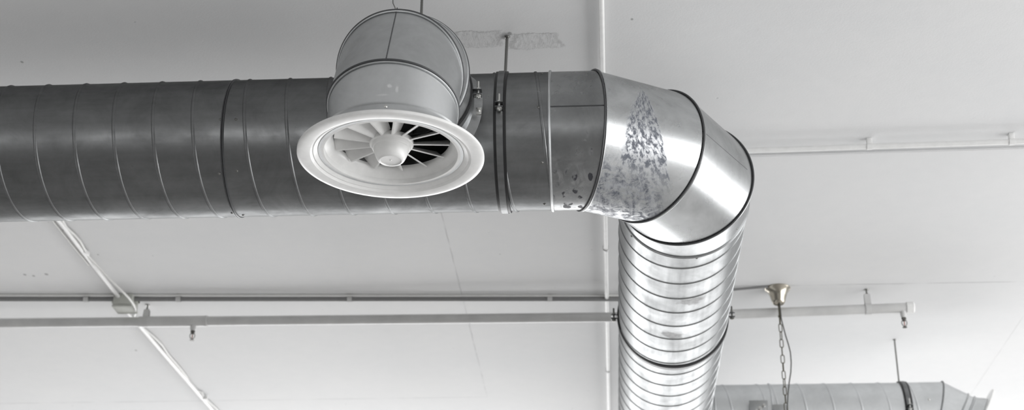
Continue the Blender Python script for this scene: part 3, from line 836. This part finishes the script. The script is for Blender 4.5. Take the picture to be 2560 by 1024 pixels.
# diagonal cable run on the left
def poly(pts, off): return [at_z(x, y, CZ - off) for x, y in pts]
bm = bmesh.new(); q = poly([(20, 400), (158, 565), (225, 652), (300, 746)], .018); add_tube(bm, q, .0105, 16)
tag(link('cable_conduit', bm, 'pipe', origin=tuple(q[-1])), 'white conduit slanting from under the duct into the junction box', 'conduit')
bm = bmesh.new(); q = poly([(6, 400), (128, 547), (180, 612), (222, 662)], .006); add_tube(bm, q, .005, 12)
tag(link('ceiling_cable', bm, 'cable', origin=tuple(q[-1])), 'thin white cable along the left side of the slanting conduit', 'cable')
bm = bmesh.new()
q = [at_z(x, y, CZ - o) for x, y, o in ((30, 400, .012), (155, 548, .012), (166, 568, .012), (186, 586, .012), (200, 602, .014), (211, 622, .016), (217, 636, .018), (240, 660, .03), (270, 693, .05), (300, 722, .08), (322, 744, .088), (334, 760, .088), (339, 772, .084), (338, 784, .05), (335, 792, .014))]
add_tube(bm, q, .0058, 12)
tag(link('ceiling_cable', bm, 'cable', origin=tuple(q[-1])), 'loose white cable looping around the right side of the junction box', 'cable')
c = at_z(216, 628, CZ - .012); bm = bmesh.new(); add_box(bm, c + Vector((0, 0, -.004)), (.014, .05, .02), Matrix.Rotation(-.2, 3, 'Z'), .003)
tag(link('cable_clip', bm, 'pipe', origin=tuple(c)), 'little white cable clip on the slanting cables above the junction box', 'cable clip')
# junction box
bc = at_z(314, 757, CZ - .035)
t = thing('junction_box', (bc.x, bc.y, CZ), 'pale greenish grey junction box where the slanting conduit meets the slim pipe', 'junction box')
bm = bmesh.new(); add_box(bm, (bc.x, bc.y, CZ - .032), (.105, .11, .064), None, .006); link('box_body', bm, 'box', t)
bm = bmesh.new(); add_box(bm, (bc.x, bc.y, CZ - .070), (.109, .114, .012), None, .004); link('cover', bm, 'box', t)
for s in (1, -1):
    bm = bmesh.new(); add_lathe(bm, [(.014, 0), (.019, .002), (.019, .014), (.015, .02)], (bc.x + s * .052, bc.y, CZ - .024), (s, 0, 0), 18); link('gland', bm, 'box', t)
bm = bmesh.new(); q = poly([(318, 778), (340, 803), (362, 828), (430, 907), (534, 1026), (700, 1215)], .016); add_tube(bm, q, .0105, 16)
tag(link('cable_conduit', bm, 'pipe', origin=tuple(q[0])), 'white conduit slanting from the junction box to the bottom edge', 'conduit')
bm = bmesh.new(); q = poly([(350, 812), (385, 842), (405, 862), (420, 885), (452, 922), (466, 940), (476, 958), (493, 976), (505, 980), (510, 992), (540, 1020), (720, 1225)], .010); add_tube(bm, q, .0050, 12)
tag(link('ceiling_cable', bm, 'cable', origin=tuple(q[0])), 'wavy white cable beside the slanting conduit near the bottom edge', 'cable')
c = at_z(513, 992, CZ - .012); bm = bmesh.new(); add_box(bm, c + Vector((0, 0, -.004)), (.03, .014, .022), None, .003)
tag(link('cable_clip', bm, 'pipe', origin=tuple(c)), 'little white cable clip near the bottom edge, on the slanting conduit', 'cable clip')

# ------------------------------------------------------------------ pendant hanger
cp = Vector((.901, 7.335, CZ))
t = thing('pendant_hanger', tuple(cp), 'brushed metal pendant canopy with a hanging chain and dark cord', 'pendant lamp')
bm = bmesh.new(); add_lathe(bm, [(0, 0), (.066, 0), (.0675, -.004), (.064, -.009), (.055, -.016), (.047, -.030), (.041, -.050), (.035, -.072), (.031, -.084), (.024, -.090), (.012, -.092), (0, -.092)], cp, (0, 0, 1), 48); link('canopy', bm, 'brass', t)
bm = bmesh.new(); add_lathe(bm, [(0, -.088), (.0065, -.090), (.005, -.11), (.005, -.150), (.008, -.152), (.008, -.162), (0, -.164)], cp, (0, 0, 1), 16)
link('stem', bm, 'chain', t)
def chain_link_mesh(par, c, rot, L=.050, W=.022, r=.0024):
    bm = bmesh.new(); pts = []
    for i in range(12): a_ = PI * i / 11; pts.append(Vector((math.cos(a_) * (W / 2 - r), 0, math.sin(a_) * (W / 2 - r) + (L - W) / 2)))
    for i in range(12): a_ = PI + PI * i / 11; pts.append(Vector((math.cos(a_) * (W / 2 - r), 0, math.sin(a_) * (W / 2 - r) - (L - W) / 2)))
    Rz = Matrix.Rotation(rot, 3, 'Z'); add_tube(bm, [Rz @ p_ + c for p_ in pts], r, 8, closed=True)
    return link('chain_link', bm, 'chain', par)
z = cp.z - .160
for i in range(22):
    chain_link_mesh(t, Vector((cp.x - .001 * i * .2, cp.y, z - .018)), .15 + (PI / 2 if i % 2 == 0 else 0) + .25 * math.sin(i))
    z -= .0425
bm = bmesh.new(); q = []
for (px, py) in ((1949, 756), (1951, 775), (1953, 795), (1958, 815), (1964, 838), (1971, 860), (1976, 880), (1978, 905), (1977, 930), (1973, 955), (1970, 985), (1968, 1020), (1970, 1060), (1976, 1120), (1980, 1180)):
    q.append(at_y(px, py, cp.y - .02))
add_tube(bm, q, .0032, 10); link('flex_cord', bm, 'cord', t)
# surface cable feeding the canopy from behind the duct
bm = bmesh.new(); q = poly([(1560, 738), (1700, 731), (1830, 724), (1920, 716)], .007); add_tube(bm, q, .006, 12)
tag(link('ceiling_cable', bm, 'pipe_grey', origin=tuple(q[-1])), 'dark cable on the ceiling running from the bright duct to the pendant canopy', 'cable')
